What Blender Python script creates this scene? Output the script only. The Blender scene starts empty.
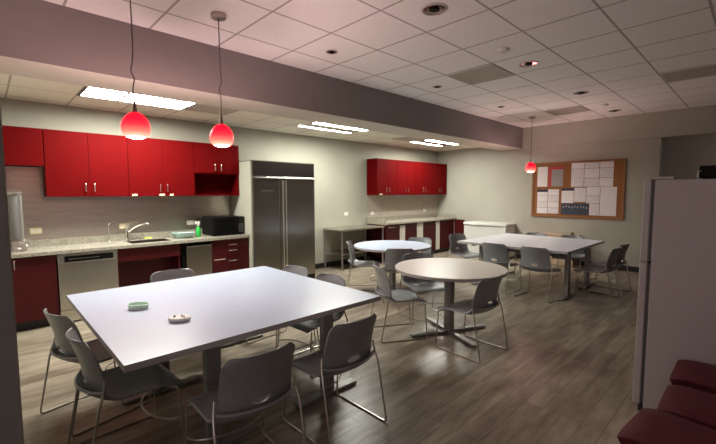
import bpy, bmesh, math, random
from mathutils import Vector, Matrix
random.seed(7)
PI = math.pi
R = math.radians
C = bpy.context.scene.collection
sc = bpy.context.scene

# ---------------------------------------------------------------- camera, world, exposure
H = 1.518                                     # camera height
cam_d = bpy.data.cameras.new('camera'); cam = bpy.data.objects.new('camera', cam_d); C.objects.link(cam)
cam_d.sensor_fit = 'HORIZONTAL'; cam_d.sensor_width = 36; cam_d.lens = 36 * 389.17 / 716
cam_d.clip_start = 0.05
yaw, pit, rol = 0.80468, 0.075576, 0.00182
fwd = Vector((math.cos(yaw) * math.cos(pit), math.sin(yaw) * math.cos(pit), -math.sin(pit)))
rgt = Vector((math.sin(yaw), -math.cos(yaw), 0)); dwn = fwd.cross(rgt)
r2 = math.cos(rol) * rgt + math.sin(rol) * dwn; d2 = -math.sin(rol) * rgt + math.cos(rol) * dwn
m = Matrix((r2, -d2, -fwd)).transposed().to_4x4(); m.translation = Vector((0, 0, H))
cam.matrix_world = m
sc.camera = cam
w = bpy.data.worlds.new('world'); sc.world = w; w.use_nodes = True
w.node_tree.nodes['Background'].inputs[0].default_value = (1.0, 0.84, 0.82, 1)
w.node_tree.nodes['Background'].inputs[1].default_value = 0.36
sc.view_settings.view_transform = 'Standard'; sc.view_settings.look = 'None'
sc.view_settings.gamma = 1; sc.view_settings.use_curve_mapping = False
sc.view_settings.exposure = 1.15
GLOW = 32.0                                   # watts of the added upward spot that stands in for the red glass glow
TROFFER = 40.0                                # emission of the kitchen fluorescent lenses
PENDANT = 3.5                                # watts of each pendant bulb

# ---------------------------------------------------------------- materials
def mat(name, col, rough=0.5, metal=0.0, var=0.0, vscale=(6, 6, 6), bump=0.0, spec=0.5, coat=0.0):
    mt = bpy.data.materials.new(name); mt.use_nodes = True
    nt = mt.node_tree; b = nt.nodes['Principled BSDF']
    b.inputs['Base Color'].default_value = (*col, 1); b.inputs['Roughness'].default_value = rough
    b.inputs['Metallic'].default_value = metal; b.inputs['Specular IOR Level'].default_value = spec
    b.inputs['Coat Weight'].default_value = coat
    tc = nt.nodes.new('ShaderNodeTexCoord'); mp = nt.nodes.new('ShaderNodeMapping')
    mp.inputs['Scale'].default_value = vscale
    nz = nt.nodes.new('ShaderNodeTexNoise'); nz.inputs['Scale'].default_value = 1.0; nz.inputs['Detail'].default_value = 4
    nt.links.new(tc.outputs['Object'], mp.inputs[0]); nt.links.new(mp.outputs[0], nz.inputs['Vector'])
    rp = nt.nodes.new('ShaderNodeValToRGB')
    rp.color_ramp.elements[0].position = .3; rp.color_ramp.elements[1].position = .7
    rp.color_ramp.elements[0].color = (*[c * (1 - var) for c in col], 1)
    rp.color_ramp.elements[1].color = (*[min(1, c * (1 + var)) for c in col], 1)
    nt.links.new(nz.outputs['Fac'], rp.inputs[0]); nt.links.new(rp.outputs[0], b.inputs['Base Color'])
    if bump:
        bp = nt.nodes.new('ShaderNodeBump'); bp.inputs['Strength'].default_value = bump; bp.inputs['Distance'].default_value = .01
        nt.links.new(nz.outputs['Fac'], bp.inputs['Height']); nt.links.new(bp.outputs[0], b.inputs['Normal'])
    return mt

def emit(name, col, strength):
    mt = bpy.data.materials.new(name); mt.use_nodes = True
    nt = mt.node_tree; nt.nodes.remove(nt.nodes['Principled BSDF'])
    e = nt.nodes.new('ShaderNodeEmission'); e.inputs[0].default_value = (*col, 1); e.inputs[1].default_value = strength
    nt.links.new(e.outputs[0], nt.nodes['Material Output'].inputs[0])
    return mt

def N(nt, t, **kw):
    n = nt.nodes.new('ShaderNode' + t)
    for k, v in kw.items(): setattr(n, k, v)
    return n
def mth(nt, op, a, b=None):
    n = N(nt, 'Math', operation=op)
    for i, v in enumerate((a, b)):
        if v is None: continue
        if isinstance(v, (int, float)): n.inputs[i].default_value = v
        else: nt.links.new(v, n.inputs[i])
    return n.outputs[0]

def ceiling_mat(name, x0, y0, pitch, tile, line, lw):
    mt = mat(name, tile, .95, var=.03, vscale=(40, 40, 40), bump=.1, spec=.1)
    nt = mt.node_tree; b = nt.nodes['Principled BSDF']
    src = b.inputs['Base Color'].links[0].from_socket
    tc = N(nt, 'TexCoord'); sp = N(nt, 'SeparateXYZ'); nt.links.new(tc.outputs['Object'], sp.inputs[0])
    fs = []
    for ax, o in ((0, x0), (1, y0)):
        f = mth(nt, 'FRACT', mth(nt, 'DIVIDE', mth(nt, 'ADD', sp.outputs[ax], 61 * pitch - o), pitch))
        d = mth(nt, 'MINIMUM', f, mth(nt, 'SUBTRACT', 1.0, f))
        fs.append(mth(nt, 'LESS_THAN', d, lw / pitch / 2))
    k = mth(nt, 'MAXIMUM', fs[0], fs[1])
    mx = N(nt, 'MixRGB'); nt.links.new(k, mx.inputs[0]); nt.links.new(src, mx.inputs[1]); mx.inputs[2].default_value = (*line, 1)
    nt.links.new(mx.outputs[0], b.inputs['Base Color'])
    return mt

def floor_mat():
    mt = mat('plank_floor', (.2, .16, .13), .30, spec=.38)
    nt = mt.node_tree; b = nt.nodes['Principled BSDF']
    tc = N(nt, 'TexCoord')
    br = N(nt, 'TexBrick'); br.offset = .37; br.inputs['Scale'].default_value = 1
    br.inputs['Brick Width'].default_value = 1.05; br.inputs['Row Height'].default_value = .125
    br.inputs['Mortar Size'].default_value = .0016; br.inputs['Bias'].default_value = 0
    br.inputs['Color1'].default_value = (.235, .20, .158, 1); br.inputs['Color2'].default_value = (.38, .335, .27, 1)
    br.inputs['Mortar'].default_value = (.10, .08, .065, 1)
    nt.links.new(tc.outputs['Object'], br.inputs[0])
    mp = N(nt, 'Mapping'); mp.inputs['Scale'].default_value = (1.7, 9, 1); nt.links.new(tc.outputs['Object'], mp.inputs[0])
    nz = N(nt, 'TexNoise'); nz.inputs['Scale'].default_value = 1.1; nz.inputs['Detail'].default_value = 7; nz.inputs['Roughness'].default_value = .65
    nt.links.new(mp.outputs[0], nz.inputs['Vector'])
    rp = N(nt, 'ValToRGB'); e = rp.color_ramp.elements
    e[0].position = .36; e[0].color = (.52, .49, .46, 1); e[1].position = .66; e[1].color = (1.15, 1.13, 1.1, 1)
    nt.links.new(nz.outputs['Fac'], rp.inputs[0])
    mx = N(nt, 'MixRGB', blend_type='MULTIPLY'); mx.inputs[0].default_value = 1
    nt.links.new(br.outputs[0], mx.inputs[1]); nt.links.new(rp.outputs[0], mx.inputs[2]); nt.links.new(mx.outputs[0], b.inputs['Base Color'])
    bp = N(nt, 'Bump'); bp.inputs['Strength'].default_value = .12; bp.inputs['Distance'].default_value = .004
    nt.links.new(nz.outputs['Fac'], bp.inputs['Height']); nt.links.new(bp.outputs[0], b.inputs['Normal'])
    return mt

def granite_mat():
    mt = mat('granite', (.5, .46, .38), .25, spec=.5)
    nt = mt.node_tree; b = nt.nodes['Principled BSDF']; tc = N(nt, 'TexCoord')
    v = N(nt, 'TexVoronoi'); v.inputs['Scale'].default_value = 150; nt.links.new(tc.outputs['Object'], v.inputs['Vector'])
    n2 = N(nt, 'TexNoise'); n2.inputs['Scale'].default_value = 28; n2.inputs['Detail'].default_value = 5; nt.links.new(tc.outputs['Object'], n2.inputs['Vector'])
    sp = N(nt, 'SeparateXYZ'); nt.links.new(v.outputs['Color'], sp.inputs[0])
    f = mth(nt, 'ADD', mth(nt, 'MULTIPLY', sp.outputs[0], .5), mth(nt, 'MULTIPLY', n2.outputs['Fac'], .5))
    rp = N(nt, 'ValToRGB'); e = rp.color_ramp.elements
    e[0].position = .18; e[0].color = (.13, .115, .09, 1); e[1].position = .80; e[1].color = (.44, .415, .35, 1)
    q = e.new(.42); q.color = (.32, .295, .24, 1)
    nt.links.new(f, rp.inputs[0]); nt.links.new(rp.outputs[0], b.inputs['Base Color'])
    return mt

def paper_mat(name, base, ink, rows=60.0, amount=.35):
    mt = mat(name, base, .9, spec=.1); nt = mt.node_tree; b = nt.nodes['Principled BSDF']
    tc = N(nt, 'TexCoord'); sp = N(nt, 'SeparateXYZ'); nt.links.new(tc.outputs['Object'], sp.inputs[0])
    fr = mth(nt, 'FRACT', mth(nt, 'MULTIPLY', sp.outputs[2], rows))
    ln = mth(nt, 'LESS_THAN', fr, .38)
    nz = N(nt, 'TexNoise'); nz.inputs['Scale'].default_value = 35; nt.links.new(tc.outputs['Object'], nz.inputs['Vector'])
    k = mth(nt, 'MULTIPLY', mth(nt, 'MULTIPLY', ln, mth(nt, 'GREATER_THAN', nz.outputs['Fac'], .45)), amount)
    mx = N(nt, 'MixRGB'); nt.links.new(k, mx.inputs[0]); mx.inputs[1].default_value = (*base, 1); mx.inputs[2].default_value = (*ink, 1)
    nt.links.new(mx.outputs[0], b.inputs['Base Color'])
    return mt

def shade_mat():
    # lit red glass: deep red at the crown, paler where the bulb glows through near the mouth
    mt = bpy.data.materials.new('lit_red_glass'); mt.use_nodes = True; nt = mt.node_tree; b = nt.nodes['Principled BSDF']
    b.inputs['Base Color'].default_value = (.30, .002, .006, 1); b.inputs['Roughness'].default_value = .45
    tc = N(nt, 'TexCoord'); sp = N(nt, 'SeparateXYZ'); nt.links.new(tc.outputs['Object'], sp.inputs[0])
    rp = N(nt, 'ValToRGB'); e = rp.color_ramp.elements
    e[0].position = 0.0; e[0].color = (1.0, .085, .055, 1); e[1].position = 1; e[1].color = (.22, .0, .002, 1)
    q = e.new(.22); q.color = (1, .026, .019, 1); q = e.new(.45); q.color = (.9, .005, .0075, 1); q = e.new(.68); q.color = (.6, .0004, .004, 1)
    nt.links.new(mth(nt, 'DIVIDE', sp.outputs[2], .176), rp.inputs[0])
    nt.links.new(rp.outputs[0], b.inputs['Emission Color']); b.inputs['Emission Strength'].default_value = 4.5; b.inputs['Specular IOR Level'].default_value = .2
    return mt

M = dict(
    wall=mat('greige_wall', (.37, .36, .30), .9, var=.03, vscale=(3, 3, 3), spec=.15),
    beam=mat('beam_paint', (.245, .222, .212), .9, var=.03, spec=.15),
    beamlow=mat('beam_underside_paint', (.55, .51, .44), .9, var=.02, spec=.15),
    farwall=mat('far_wall_paint', (.385, .368, .315), .9, var=.03, vscale=(3, 3, 3), spec=.15),
    post=mat('shaded_partition_paint', (.20, .19, .18), .8, var=.06), edge=mat('lit_corner_bead', (.5, .48, .43), .6),  # shade put into the partition colour, kitchen light into the bead colour
    hall=mat('hall_wall', (.62, .58, .52), .9, var=.04),
    base=mat('black_base', (.012, .012, .012), .5),
    floor=floor_mat(), granite=granite_mat(),
    ceil=ceiling_mat('ceiling_tiles', 1.14, .97, .61, (.88, .84, .82), (.44, .39, .37), .019),
    lowceil=ceiling_mat('low_ceiling_tiles', .815, 4.80, .567, (.74, .70, .60), (.42, .37, .30), .018),
    tan=mat('tan_vent', (.42, .37, .31), .9, var=.12, vscale=(30, 30, 30)),
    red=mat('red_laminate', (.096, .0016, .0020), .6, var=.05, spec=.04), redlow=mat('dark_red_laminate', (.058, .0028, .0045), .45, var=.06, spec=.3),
    redin=mat('cabinet_inside', (.10, .01, .012), .6), redtop=mat('burgundy_vinyl', (.075, .0065, .011), .5, spec=.3, var=.12, vscale=(20, 20, 20), bump=.05),
    white=mat('white_melamine', (.72, .70, .63), .5, var=.02), plastic=mat('white_plastic', (.75, .73, .68), .45, var=.02),
    steel=mat('brushed_steel', (.36, .335, .29), .27, 1.0, var=.05, vscale=(1, 1, 70)),
    steelh=mat('brushed_backsplash', (.60, .54, .48), .36, 1.0, var=.09, vscale=(5, 5, 70), bump=.03),
    steelw=mat('dishwasher_steel', (.60, .57, .50), .24, .9, var=.06, vscale=(1, 1, 40)),
    darksteel=mat('polished_steel', (.26, .235, .22), .24, 1.0, var=.03), chrome=mat('chrome', (.78, .76, .73), .18, 1.0), wire=mat('chair_wire', (.50, .47, .43), .28, 1.0),
    black=mat('black_plastic', (.005, .005, .005), .5, spec=.1), glossb=mat('black_glass', (.004, .004, .004), .15, spec=.3),
    shell=mat('grey_shell', (.205, .214, .224), .34, var=.05, vscale=(50, 50, 50), spec=.5),
    top3=mat('lit_white_laminate', (.74, .76, .83), .30), top2=mat('warm_lit_laminate', (.64, .60, .56), .30), top=mat('white_laminate_top', (.50, .575, .72), .30, var=.01, spec=.5), edgeb=mat('grey_edge_band', (.36, .345, .34), .6),  # one laminate in three copies, the light on each table put into its colour
    leg=mat('grey_powder_coat', (.26, .25, .24), .40, .5),
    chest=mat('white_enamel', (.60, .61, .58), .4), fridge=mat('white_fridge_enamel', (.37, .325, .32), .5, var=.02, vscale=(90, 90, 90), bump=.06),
    gasket=mat('grey_gasket', (.12, .11, .11), .7),
    wood=mat('oak_frame', (.25, .105, .035), .55, var=.18, vscale=(8, 8, 40)), cork=mat('cork', (.25, .10, .034), .95, var=.18, vscale=(80, 80, 80)),
    pale=mat('pale_wood', (.50, .37, .26), .6, var=.08, vscale=(4, 4, 30)), brown=mat('brown_wood', (.16, .10, .06), .6, var=.15, vscale=(4, 4, 30)),
    paper=paper_mat('printed_sheet', (.78, .74, .74), (.30, .28, .33)), paper2=paper_mat('printed_table_sheet', (.74, .70, .71), (.22, .21, .27), 38.0, .5),
    navy=mat('navy_print', (.02, .025, .06), .8), photo=mat('dark_photo_print', (.035, .045, .07), .7, var=.6, vscale=(60, 60, 60)),
    redprint=mat('red_print', (.45, .05, .05), .8), greyprint=paper_mat('grey_print', (.34, .32, .32), (.18, .17, .18), 50.0, .6),
    tube=emit('fluorescent_lens', (1.0, 1.0, .90), TROFFER), tube2=emit('fluorescent_strip', (1.0, 1.0, .90), TROFFER * 1.5), bulb=emit('bulb', (1.0, .74, .66), 32.0), shade=shade_mat(),
    copper=mat('can_reflector', (.40, .32, .30), .12, 1.0), trim=mat('can_trim', (.55, .50, .48), .5),
    green=mat('green_liquid', (.03, .42, .07), .25), teal=mat('teal_rack', (.28, .42, .38), .4), mint=mat('mint_plastic', (.60, .78, .66), .45),
    yellow=mat('cream_tag', (.80, .70, .42), .7), cord=mat('pendant_cord', (.10, .085, .08), .5), nickel=mat('satin_nickel', (.42, .36, .35), .35, .9),
    clear=mat('acrylic', (.16, .15, .15), .1), sponge=mat('sponge', (.55, .60, .20), .9),
)

# ---------------------------------------------------------------- mesh helpers
def bx(bm, x0, y0, z0, x1, y1, z1, rot=None, piv=None):
    vs = [bm.verts.new((x, y, z)) for x in (x0, x1) for y in (y0, y1) for z in (z0, z1)]
    for f in ((0, 1, 3, 2), (4, 6, 7, 5), (0, 4, 5, 1), (2, 3, 7, 6), (0, 2, 6, 4), (1, 5, 7, 3)): bm.faces.new([vs[i] for i in f])
    return vs
def tube(bm, pts, r, seg=8, fillet=0.0, closed=False):
    P = [Vector(p) for p in pts]
    if fillet:
        Q = [P[0]]
        for i in range(1, len(P) - 1):
            a, b, c = P[i - 1], P[i], P[i + 1]
            f = min(fillet, (a - b).length * .45, (c - b).length * .45)
            s = b + (a - b).normalized() * f; e = b + (c - b).normalized() * f
            for t in (0, .25, .5, .75, 1): Q.append(s * (1 - t) ** 2 + b * 2 * t * (1 - t) + e * t * t)
        Q.append(P[-1]); P = Q
    prev = None; up = None
    for i, p in enumerate(P):
        d = ((P[min(i + 1, len(P) - 1)] - P[max(i - 1, 0)])).normalized()
        if up is None:
            up = d.orthogonal().normalized()
        up = (up - d * up.dot(d)).normalized(); sd = d.cross(up)
        ring = [bm.verts.new(p + (up * math.cos(2 * PI * k / seg) + sd * math.sin(2 * PI * k / seg)) * r) for k in range(seg)]
        if prev:
            for k in range(seg): bm.faces.new((prev[k], prev[(k + 1) % seg], ring[(k + 1) % seg], ring[k]))
        else: bm.faces.new(ring[::-1])
        prev = ring
    bm.faces.new(prev)
def lathe(bm, prof, seg=24, cx=0, cy=0, cap0=True, cap1=True):
    prev = None
    for r, z in prof:
        ring = [bm.verts.new((cx + r * math.cos(2 * PI * k / seg), cy + r * math.sin(2 * PI * k / seg), z)) for k in range(seg)]
        if prev:
            for k in range(seg): bm.faces.new((prev[k], prev[(k + 1) % seg], ring[(k + 1) % seg], ring[k]))
        elif cap0: bm.faces.new(ring[::-1])
        prev = ring
    if cap1: bm.faces.new(prev)
def sheet(bm, fn, nu, nv, thick, hole=None):
    """A curved slab: fn(u,v) gives the mid surface, u,v in 0..1; hole = (u,v,ru,rv) cuts a real oval."""
    def inside(u, v): return hole and ((u - hole[0]) / hole[2]) ** 2 + ((v - hole[1]) / hole[3]) ** 2 < 1
    uv = {}
    for i in range(nu + 1):
        for j in range(nv + 1): uv[i, j] = [i / nu, j / nv]
    cells = [(i, j) for i in range(nu) for j in range(nv) if not inside((i + .5) / nu, (j + .5) / nv)]
    if hole:
        cs = set(cells)
        for i in range(nu + 1):
            for j in range(nv + 1):
                n = [(a, b) in cs for a in (i - 1, i) for b in (j - 1, j) if 0 <= a < nu and 0 <= b < nv]
                if any(n) and not all(n):
                    du, dv = uv[i, j][0] - hole[0], uv[i, j][1] - hole[1]
                    q = math.hypot(du / hole[2], dv / hole[3])
                    if q > 0: uv[i, j] = [hole[0] + du / q, hole[1] + dv / q]
    def nrm(u, v):
        e = 1e-3
        a = Vector(fn(min(u + e, 1), v)) - Vector(fn(max(u - e, 0), v)); b = Vector(fn(u, min(v + e, 1))) - Vector(fn(u, max(v - e, 0)))
        n = a.cross(b); return n.normalized() if n.length > 1e-12 else Vector((0, 0, 1))
    fr, bk = {}, {}
    used = {(a, b) for (i, j) in cells for a in (i, i + 1) for b in (j, j + 1)}
    for k in used:
        u, v = uv[k]; p = Vector(fn(u, v)); n = nrm(u, v)
        fr[k] = bm.verts.new(p + n * thick / 2); bk[k] = bm.verts.new(p - n * thick / 2)
    cs = set(cells)
    for i, j in cells:
        q = [(i, j), (i + 1, j), (i + 1, j + 1), (i, j + 1)]
        bm.faces.new([fr[k] for k in q]); bm.faces.new([bk[k] for k in q][::-1])
        for (a, b, nb) in ((q[0], q[1], (i, j - 1)), (q[1], q[2], (i + 1, j)), (q[2], q[3], (i, j + 1)), (q[3], q[0], (i - 1, j))):
            if nb not in cs: bm.faces.new((fr[b], fr[a], bk[a], bk[b]))
def obj(name, bm, m, parent=None, smooth=False, bevel=0.0, mats=None):
    bmesh.ops.recalc_face_normals(bm, faces=bm.faces)
    me = bpy.data.meshes.new(name); bm.to_mesh(me); bm.free()
    for q in (mats or [m]): me.materials.append(q)
    if smooth:
        for p in me.polygons: p.use_smooth = True
        try: me.set_sharp_from_angle(angle=R(40))
        except Exception: pass
    o = bpy.data.objects.new(name, me); C.objects.link(o)
    if parent: o.parent = parent
    if bevel:
        b = o.modifiers.new('bevel', 'BEVEL'); b.width = bevel; b.segments = 2; b.limit_method = 'ANGLE'
    return o
def box(name, m, parent, *c, bevel=0.0):
    bm = bmesh.new(); bx(bm, *c); return obj(name, bm, m, parent, bevel=bevel)
def thing(name, label, cat, loc=(0, 0, 0), rz=0, group=None):
    o = bpy.data.objects.new(name, None); C.objects.link(o); o.location = loc; o.rotation_euler = (0, 0, rz)
    o.empty_display_size = .05
    return tag(o, label, cat, group)
def tag(o, label, cat, group=None):
    o['label'] = label; o['category'] = cat
    if group: o['group'] = group
    return o
def struct(name, m, *c):
    o = box(name, m, None, *c); o['kind'] = 'structure'; return o
def dup(root, loc, rz, label, group=None):
    r = root.copy(); C.objects.link(r); r.location = loc; r.rotation_euler = (0, 0, rz); r['label'] = label
    if group: r['group'] = group
    for ch in list(root.children):
        c = ch.copy(); C.objects.link(c); c.parent = r
        for g in ch.children:
            d = g.copy(); C.objects.link(d); d.parent = c
    return r

# ---------------------------------------------------------------- the room
XF, YK = 8.87, 6.12            # far wall, kitchen wall
ZC, ZL, ZB = 2.962, 2.61, 2.497
YB0, YB1 = 3.83, 4.38          # hanging beam
XL, YR = -2.6, -2.4            # left and right extent
struct('floor', M['floor'], XL, YR, -.1, 11.2, YK + .2, 0)
struct('ceiling', M['ceil'], XL, YR, ZC, XF + .15, YB0 + .02, ZC + .1)
struct('ceiling_kitchen', M['lowceil'], XL, YB1 - .02, ZL, XF + .15, YK + .2, ZL + .1)
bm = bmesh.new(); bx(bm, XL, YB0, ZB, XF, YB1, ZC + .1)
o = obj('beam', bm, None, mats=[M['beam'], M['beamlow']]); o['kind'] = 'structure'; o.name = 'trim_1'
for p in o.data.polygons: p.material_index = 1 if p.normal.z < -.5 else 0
struct('wall_kitchen', M['wall'], XL, YK, 0, XF + .15, YK + .15, ZL + .05)
bm = bmesh.new()
bx(bm, XF, 1.33, 0, XF + .15, YK + .15, ZC + .05); bx(bm, XF, YR, 2.5, XF + .15, 1.33, ZC + .05); bx(bm, XF, YR, 0, XF + .15, .05, 2.5)
bx(bm, XF - .03, YR, 2.5, XF, YB0, ZC)
o = obj('wall_far', bm, M['farwall']); o['kind'] = 'structure'
bm = bmesh.new(); bx(bm, 10.1, YR, 0, 10.2, 2.2, 2.75); bx(bm, XF + .15, 2.1, 0, 10.1, 2.2, 2.75); bx(bm, XF + .15, YR, 2.65, 10.1, 2.1, 2.75)
o = obj('wall_hall', bm, M['hall']); o['kind'] = 'structure'
struct('wall_right', M['farwall'], XL, YR - .15, 0, XF + .15, YR, ZC + .05)
bm = bmesh.new(); bx(bm, XL, 1.72, 0, .052, 1.86, ZC)
o = obj('wall_left', bm, M['post']); o['kind'] = 'structure'
struct('trim_2', M['edge'], .052, 1.845, 0, .062, 1.865, ZC)  # corner bead, its pale colour carrying the kitchen light on this edge
struct('wall_kitchen_left', M['wall'], -.2, 1.86, 0, -.1, YK, ZL)
struct('baseboard_kitchen', M['base'], 4.2, YK - .014, 0, 6.14, YK, .10)
bm = bmesh.new(); bx(bm, XF - .014, 1.33, 0, XF, 3.9, .10)
o = obj('baseboard_far', bm, M['base']); o['kind'] = 'structure'
# stainless sheet lining the wall behind the counter, and the tan laminate one behind the far counter
struct('trim_3', M['steelh'], .0, YK - .006, .95, 2.92, YK, 1.84)
struct('trim_4', M['tan'], 6.18, YK - .006, .93, XF, YK, 1.47)

# ---------------------------------------------------------------- ceiling fixtures
def troffer(x0, y0, x1, y1, label, full):
    t = thing('fluorescent_light', label, 'ceiling light', ((x0 + x1) / 2, (y0 + y1) / 2, ZL), 0, 'fluorescent lights in the kitchen ceiling')
    hx, hy = (x1 - x0) / 2, (y1 - y0) / 2; z = -.012
    bm = bmesh.new()
    bx(bm, -hx, -hy, z, hx, -hy + .028, 0); bx(bm, -hx, hy - .028, z, hx, hy, 0)
    bx(bm, -hx, -hy + .028, z, -hx + .028, hy - .028, 0); bx(bm, hx - .028, -hy + .028, z, hx, hy - .028, 0)
    obj('frame', bm, M['gasket'] if full else M['white'], t)
    a, b = hx - .03, hy - .03
    if full:
        for s in (-1, 1): box('lens', M['tube'], t, -a, min(s * .022, s * b), -.006, a, max(s * .022, s * b), -.001)
        bm = bmesh.new(); bx(bm, -a, -.021, -.020, a, .021, -.001)
        for k in (-1, 1): bx(bm, k * a / 3 - .012, -b, -.018, k * a / 3 + .012, b, -.0065)
        obj('divider', bm, M['nickel'], t)
    else:
        for s in (-1, 1): box('lens', M['tube2'], t, -a, min(s * .145, s * .24), -.006, a, max(s * .145, s * .24), -.001)
        box('divider', M['nickel'], t, -a, -.143, -.018, a, .143, -.001)
troffer(.815, 4.80, 1.949, 5.36, 'fluorescent ceiling panel with white ribbed lens above red wall cabinets, leftmost of three', True)
troffer(3.74, 4.80, 4.93, 5.36, 'two-strip fluorescent ceiling light just right of the tall steel refrigerator, middle of three', False)
troffer(6.66, 4.80, 7.84, 5.36, 'two-strip fluorescent ceiling light above the far red wall cabinets, rightmost of three', False)
def vent(z, x0, y0, x1, y1, label):
    t = thing('ceiling_vent', label, 'ceiling vent', ((x0 + x1) / 2, (y0 + y1) / 2, z), 0, 'tan air return panels in the ceiling')
    hx, hy = (x1 - x0) / 2, (y1 - y0) / 2
    box('panel', M['tan'], t, -hx + .012, -hy + .012, -.006, hx - .012, hy - .012, 0)
    bm = bmesh.new()
    for s in (-1, 1):
        bx(bm, -hx, s * (hy - .006) - .006, -.01, hx, s * (hy - .006) + .006, 0); bx(bm, s * (hx - .006) - .006, -hy + .012, -.01, s * (hx - .006) + .006, hy - .012, 0)
    obj('frame', bm, M['trim'], t)
vent(ZC, 4.21, 2.20, 4.81, 2.80, 'square tan return panel in main ceiling beside the round white detector, left of reddish downlight')
vent(ZC, 7.29, 2.20, 7.83, 2.80, 'smaller distant tan return panel in main ceiling near the far pendant light')
vent(ZC, 6.05, -.25, 6.58, .96, 'long dark tan return panel at the right edge of the ceiling')
vent(ZL, 1.96, 4.72, 2.52, 5.30, 'tan return panel in kitchen ceiling between left fluorescent panel and refrigerator')
vent(ZL, 6.05, 4.84, 6.60, 5.30, 'tan return panel in kitchen ceiling left of the rightmost fluorescent light')
def can(x, y, r, label):
    t = thing('recessed_light', label, 'ceiling light', (x, y, ZC), 0, 'unlit recessed ceiling downlights')
    bm = bmesh.new(); lathe(bm, [(r * 1.14, 0), (r * 1.14, -.006), (r, -.010), (r * .98, -.002), (r * .98, 0)], 28, cap0=False, cap1=False); obj('trim_ring', bm, M['trim'], t, True)
    bm = bmesh.new(); lathe(bm, [(r * .98, -.004), (r * .9, -.0035), (r * .5, -.003), (.005, -.0025)], 28, cap0=False)
    obj('reflector', bm, M['copper'], t, True)
    bm = bmesh.new(); lathe(bm, [(r * .45, -.004), (r * .42, -.012), (r * .2, -.02), (.004, -.022)], 18)
    obj('lamp', bm, M['black'], t, True)
for x, y, l in ((2.65, 1.88, 'largest chrome downlight, in the near part of the main ceiling'), (4.51, 1.91, 'round downlight with reddish reflection beside the smoke detector and tan panel'),
             (6.35, 1.918, 'round dark downlight in row between reddish downlight and far tan panel'), (8.17, 1.906, 'small-looking round downlight closest to the far wall')):
    can(x, y, .092, l)
for x, y, l in ((2.66, 3.15, 'small gimbal downlight close to the beam, nearest of the beam row'), (4.56, 3.17, 'small gimbal downlight close to the beam, middle of the beam row'),
             (6.39, 3.15, 'small gimbal downlight close to the beam, farthest of the beam row')):
    can(x, y, .055, l)
for x, y, l in ((3.87, 1.90, 'round white detector on ceiling between two large downlights'), (7.49, 1.90, 'tiny white detector on ceiling near the far wall downlight')):
    bm = bmesh.new(); lathe(bm, [(.055, 0), (.055, -.012), (.046, -.026), (.004, -.03)], 24)
    t = thing('smoke_detector', l, 'detector', (x, y, ZC), 0, 'white ceiling detectors'); obj('housing', bm, M['plastic'], t, True)
    bm = bmesh.new(); lathe(bm, [(.018, -.026), (.016, -.034), (.003, -.036)], 16); obj('sensor', bm, M['trim'], t, True)
def pendant(x, y, zb, kink, label):
    t = thing('pendant_light', label, 'pendant light', (x, y, zb), 0, 'red glass pendant lights')
    top = ZC - zb
    bm = bmesh.new()
    prof = [(.064, 0), (.078, .014), (.089, .036), (.093, .064), (.090, .092), (.080, .120), (.062, .147), (.038, .167), (.018, .175)]
    lathe(bm, prof, 32, cap0=False, cap1=True); o = obj('shade', bm, M['shade'], t, True)
    bm = bmesh.new(); lathe(bm, [(.062, .006), (.060, .002), (.035, -.008), (.003, -.011)], 24); obj('bulb', bm, M['bulb'], t, True)
    bm = bmesh.new(); lathe(bm, [(.015, .172), (.013, .20), (.006, .258)], 16); obj('socket_cap', bm, M['cord'], t, True)
    bm = bmesh.new()
    pts = [(0, 0, .258)]
    if kink:
        rd = random.Random(kink)
        for k in range(1, 6): pts.append((rd.uniform(-.016, .016), rd.uniform(-.016, .016), .258 + .05 * k))
    pts += [(.004, 0, .62), (0, 0, top - .03)]
    tube(bm, pts, .0045, 8, .02); obj('cord', bm, M['cord'], t, True)
    bm = bmesh.new(); lathe(bm, [(.055, top - .034), (.06, top - .03), (.06, top)], 28); obj('canopy', bm, M['nickel'], t, True)
    for nm, e, col, ang, rx in (('bulb_light', PENDANT, (1, .97, .96), 150, 0), ('added_glow_spot', GLOW, (1, .64, .63), 170, PI)):  # second spot is added under the mouth to throw pink light on the ceiling
        l = bpy.data.lights.new(nm, 'SPOT'); l.energy = e; l.color = col; l.shadow_soft_size = .05; l.spot_size = R(ang); l.spot_blend = 1
        lo = bpy.data.objects.new(nm, l); C.objects.link(lo); lo.parent = t; lo.location = (0, 0, -.06); lo.rotation_euler = (rx, 0, 0)
pendant(.816, 3.14, 1.916, 3, 'red glass pendant light hanging left over large table, leftmost of three')
pendant(1.455, 3.14, 1.908, 5, 'red glass pendant light in front of open cabinet cubby, middle of three')
pendant(7.69, 3.16, 1.915, 0, 'small distant red glass pendant light hanging beside the cork board')

# ---------------------------------------------------------------- cabinets
def pull(parent, x, y, z, vertical=True, L=.10, out=-1, name='handle'):
    bm = bmesh.new(); d = .028 * out; h = L / 2
    if vertical: tube(bm, [(x, y, z - h), (x, y + d, z - h), (x, y + d, z + h), (x, y, z + h)], .006, 8, .012)
    else: tube(bm, [(x - h, y, z), (x - h, y + d, z), (x + h, y + d, z), (x + h, y, z)], .006, 8, .012)
    return obj(name, bm, M['chrome'], parent, True)
def carcass(bm, x0, y0, z0, x1, y1, z1, th=.018, shelf=None):
    bx(bm, x0, y0, z0, x0 + th, y1, z1); bx(bm, x1 - th, y0, z0, x1, y1, z1)
    bx(bm, x0 + th, y0, z0, x1 - th, y1, z0 + th); bx(bm, x0 + th, y0, z1 - th, x1 - th, y1, z1); bx(bm, x0 + th, y1 - th, z0 + th, x1 - th, y1, z1 - th)
    if shelf: bx(bm, x0 + th, y0 + .002, shelf, x1 - th, y1 - th, shelf + th)
YU = 5.80
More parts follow.
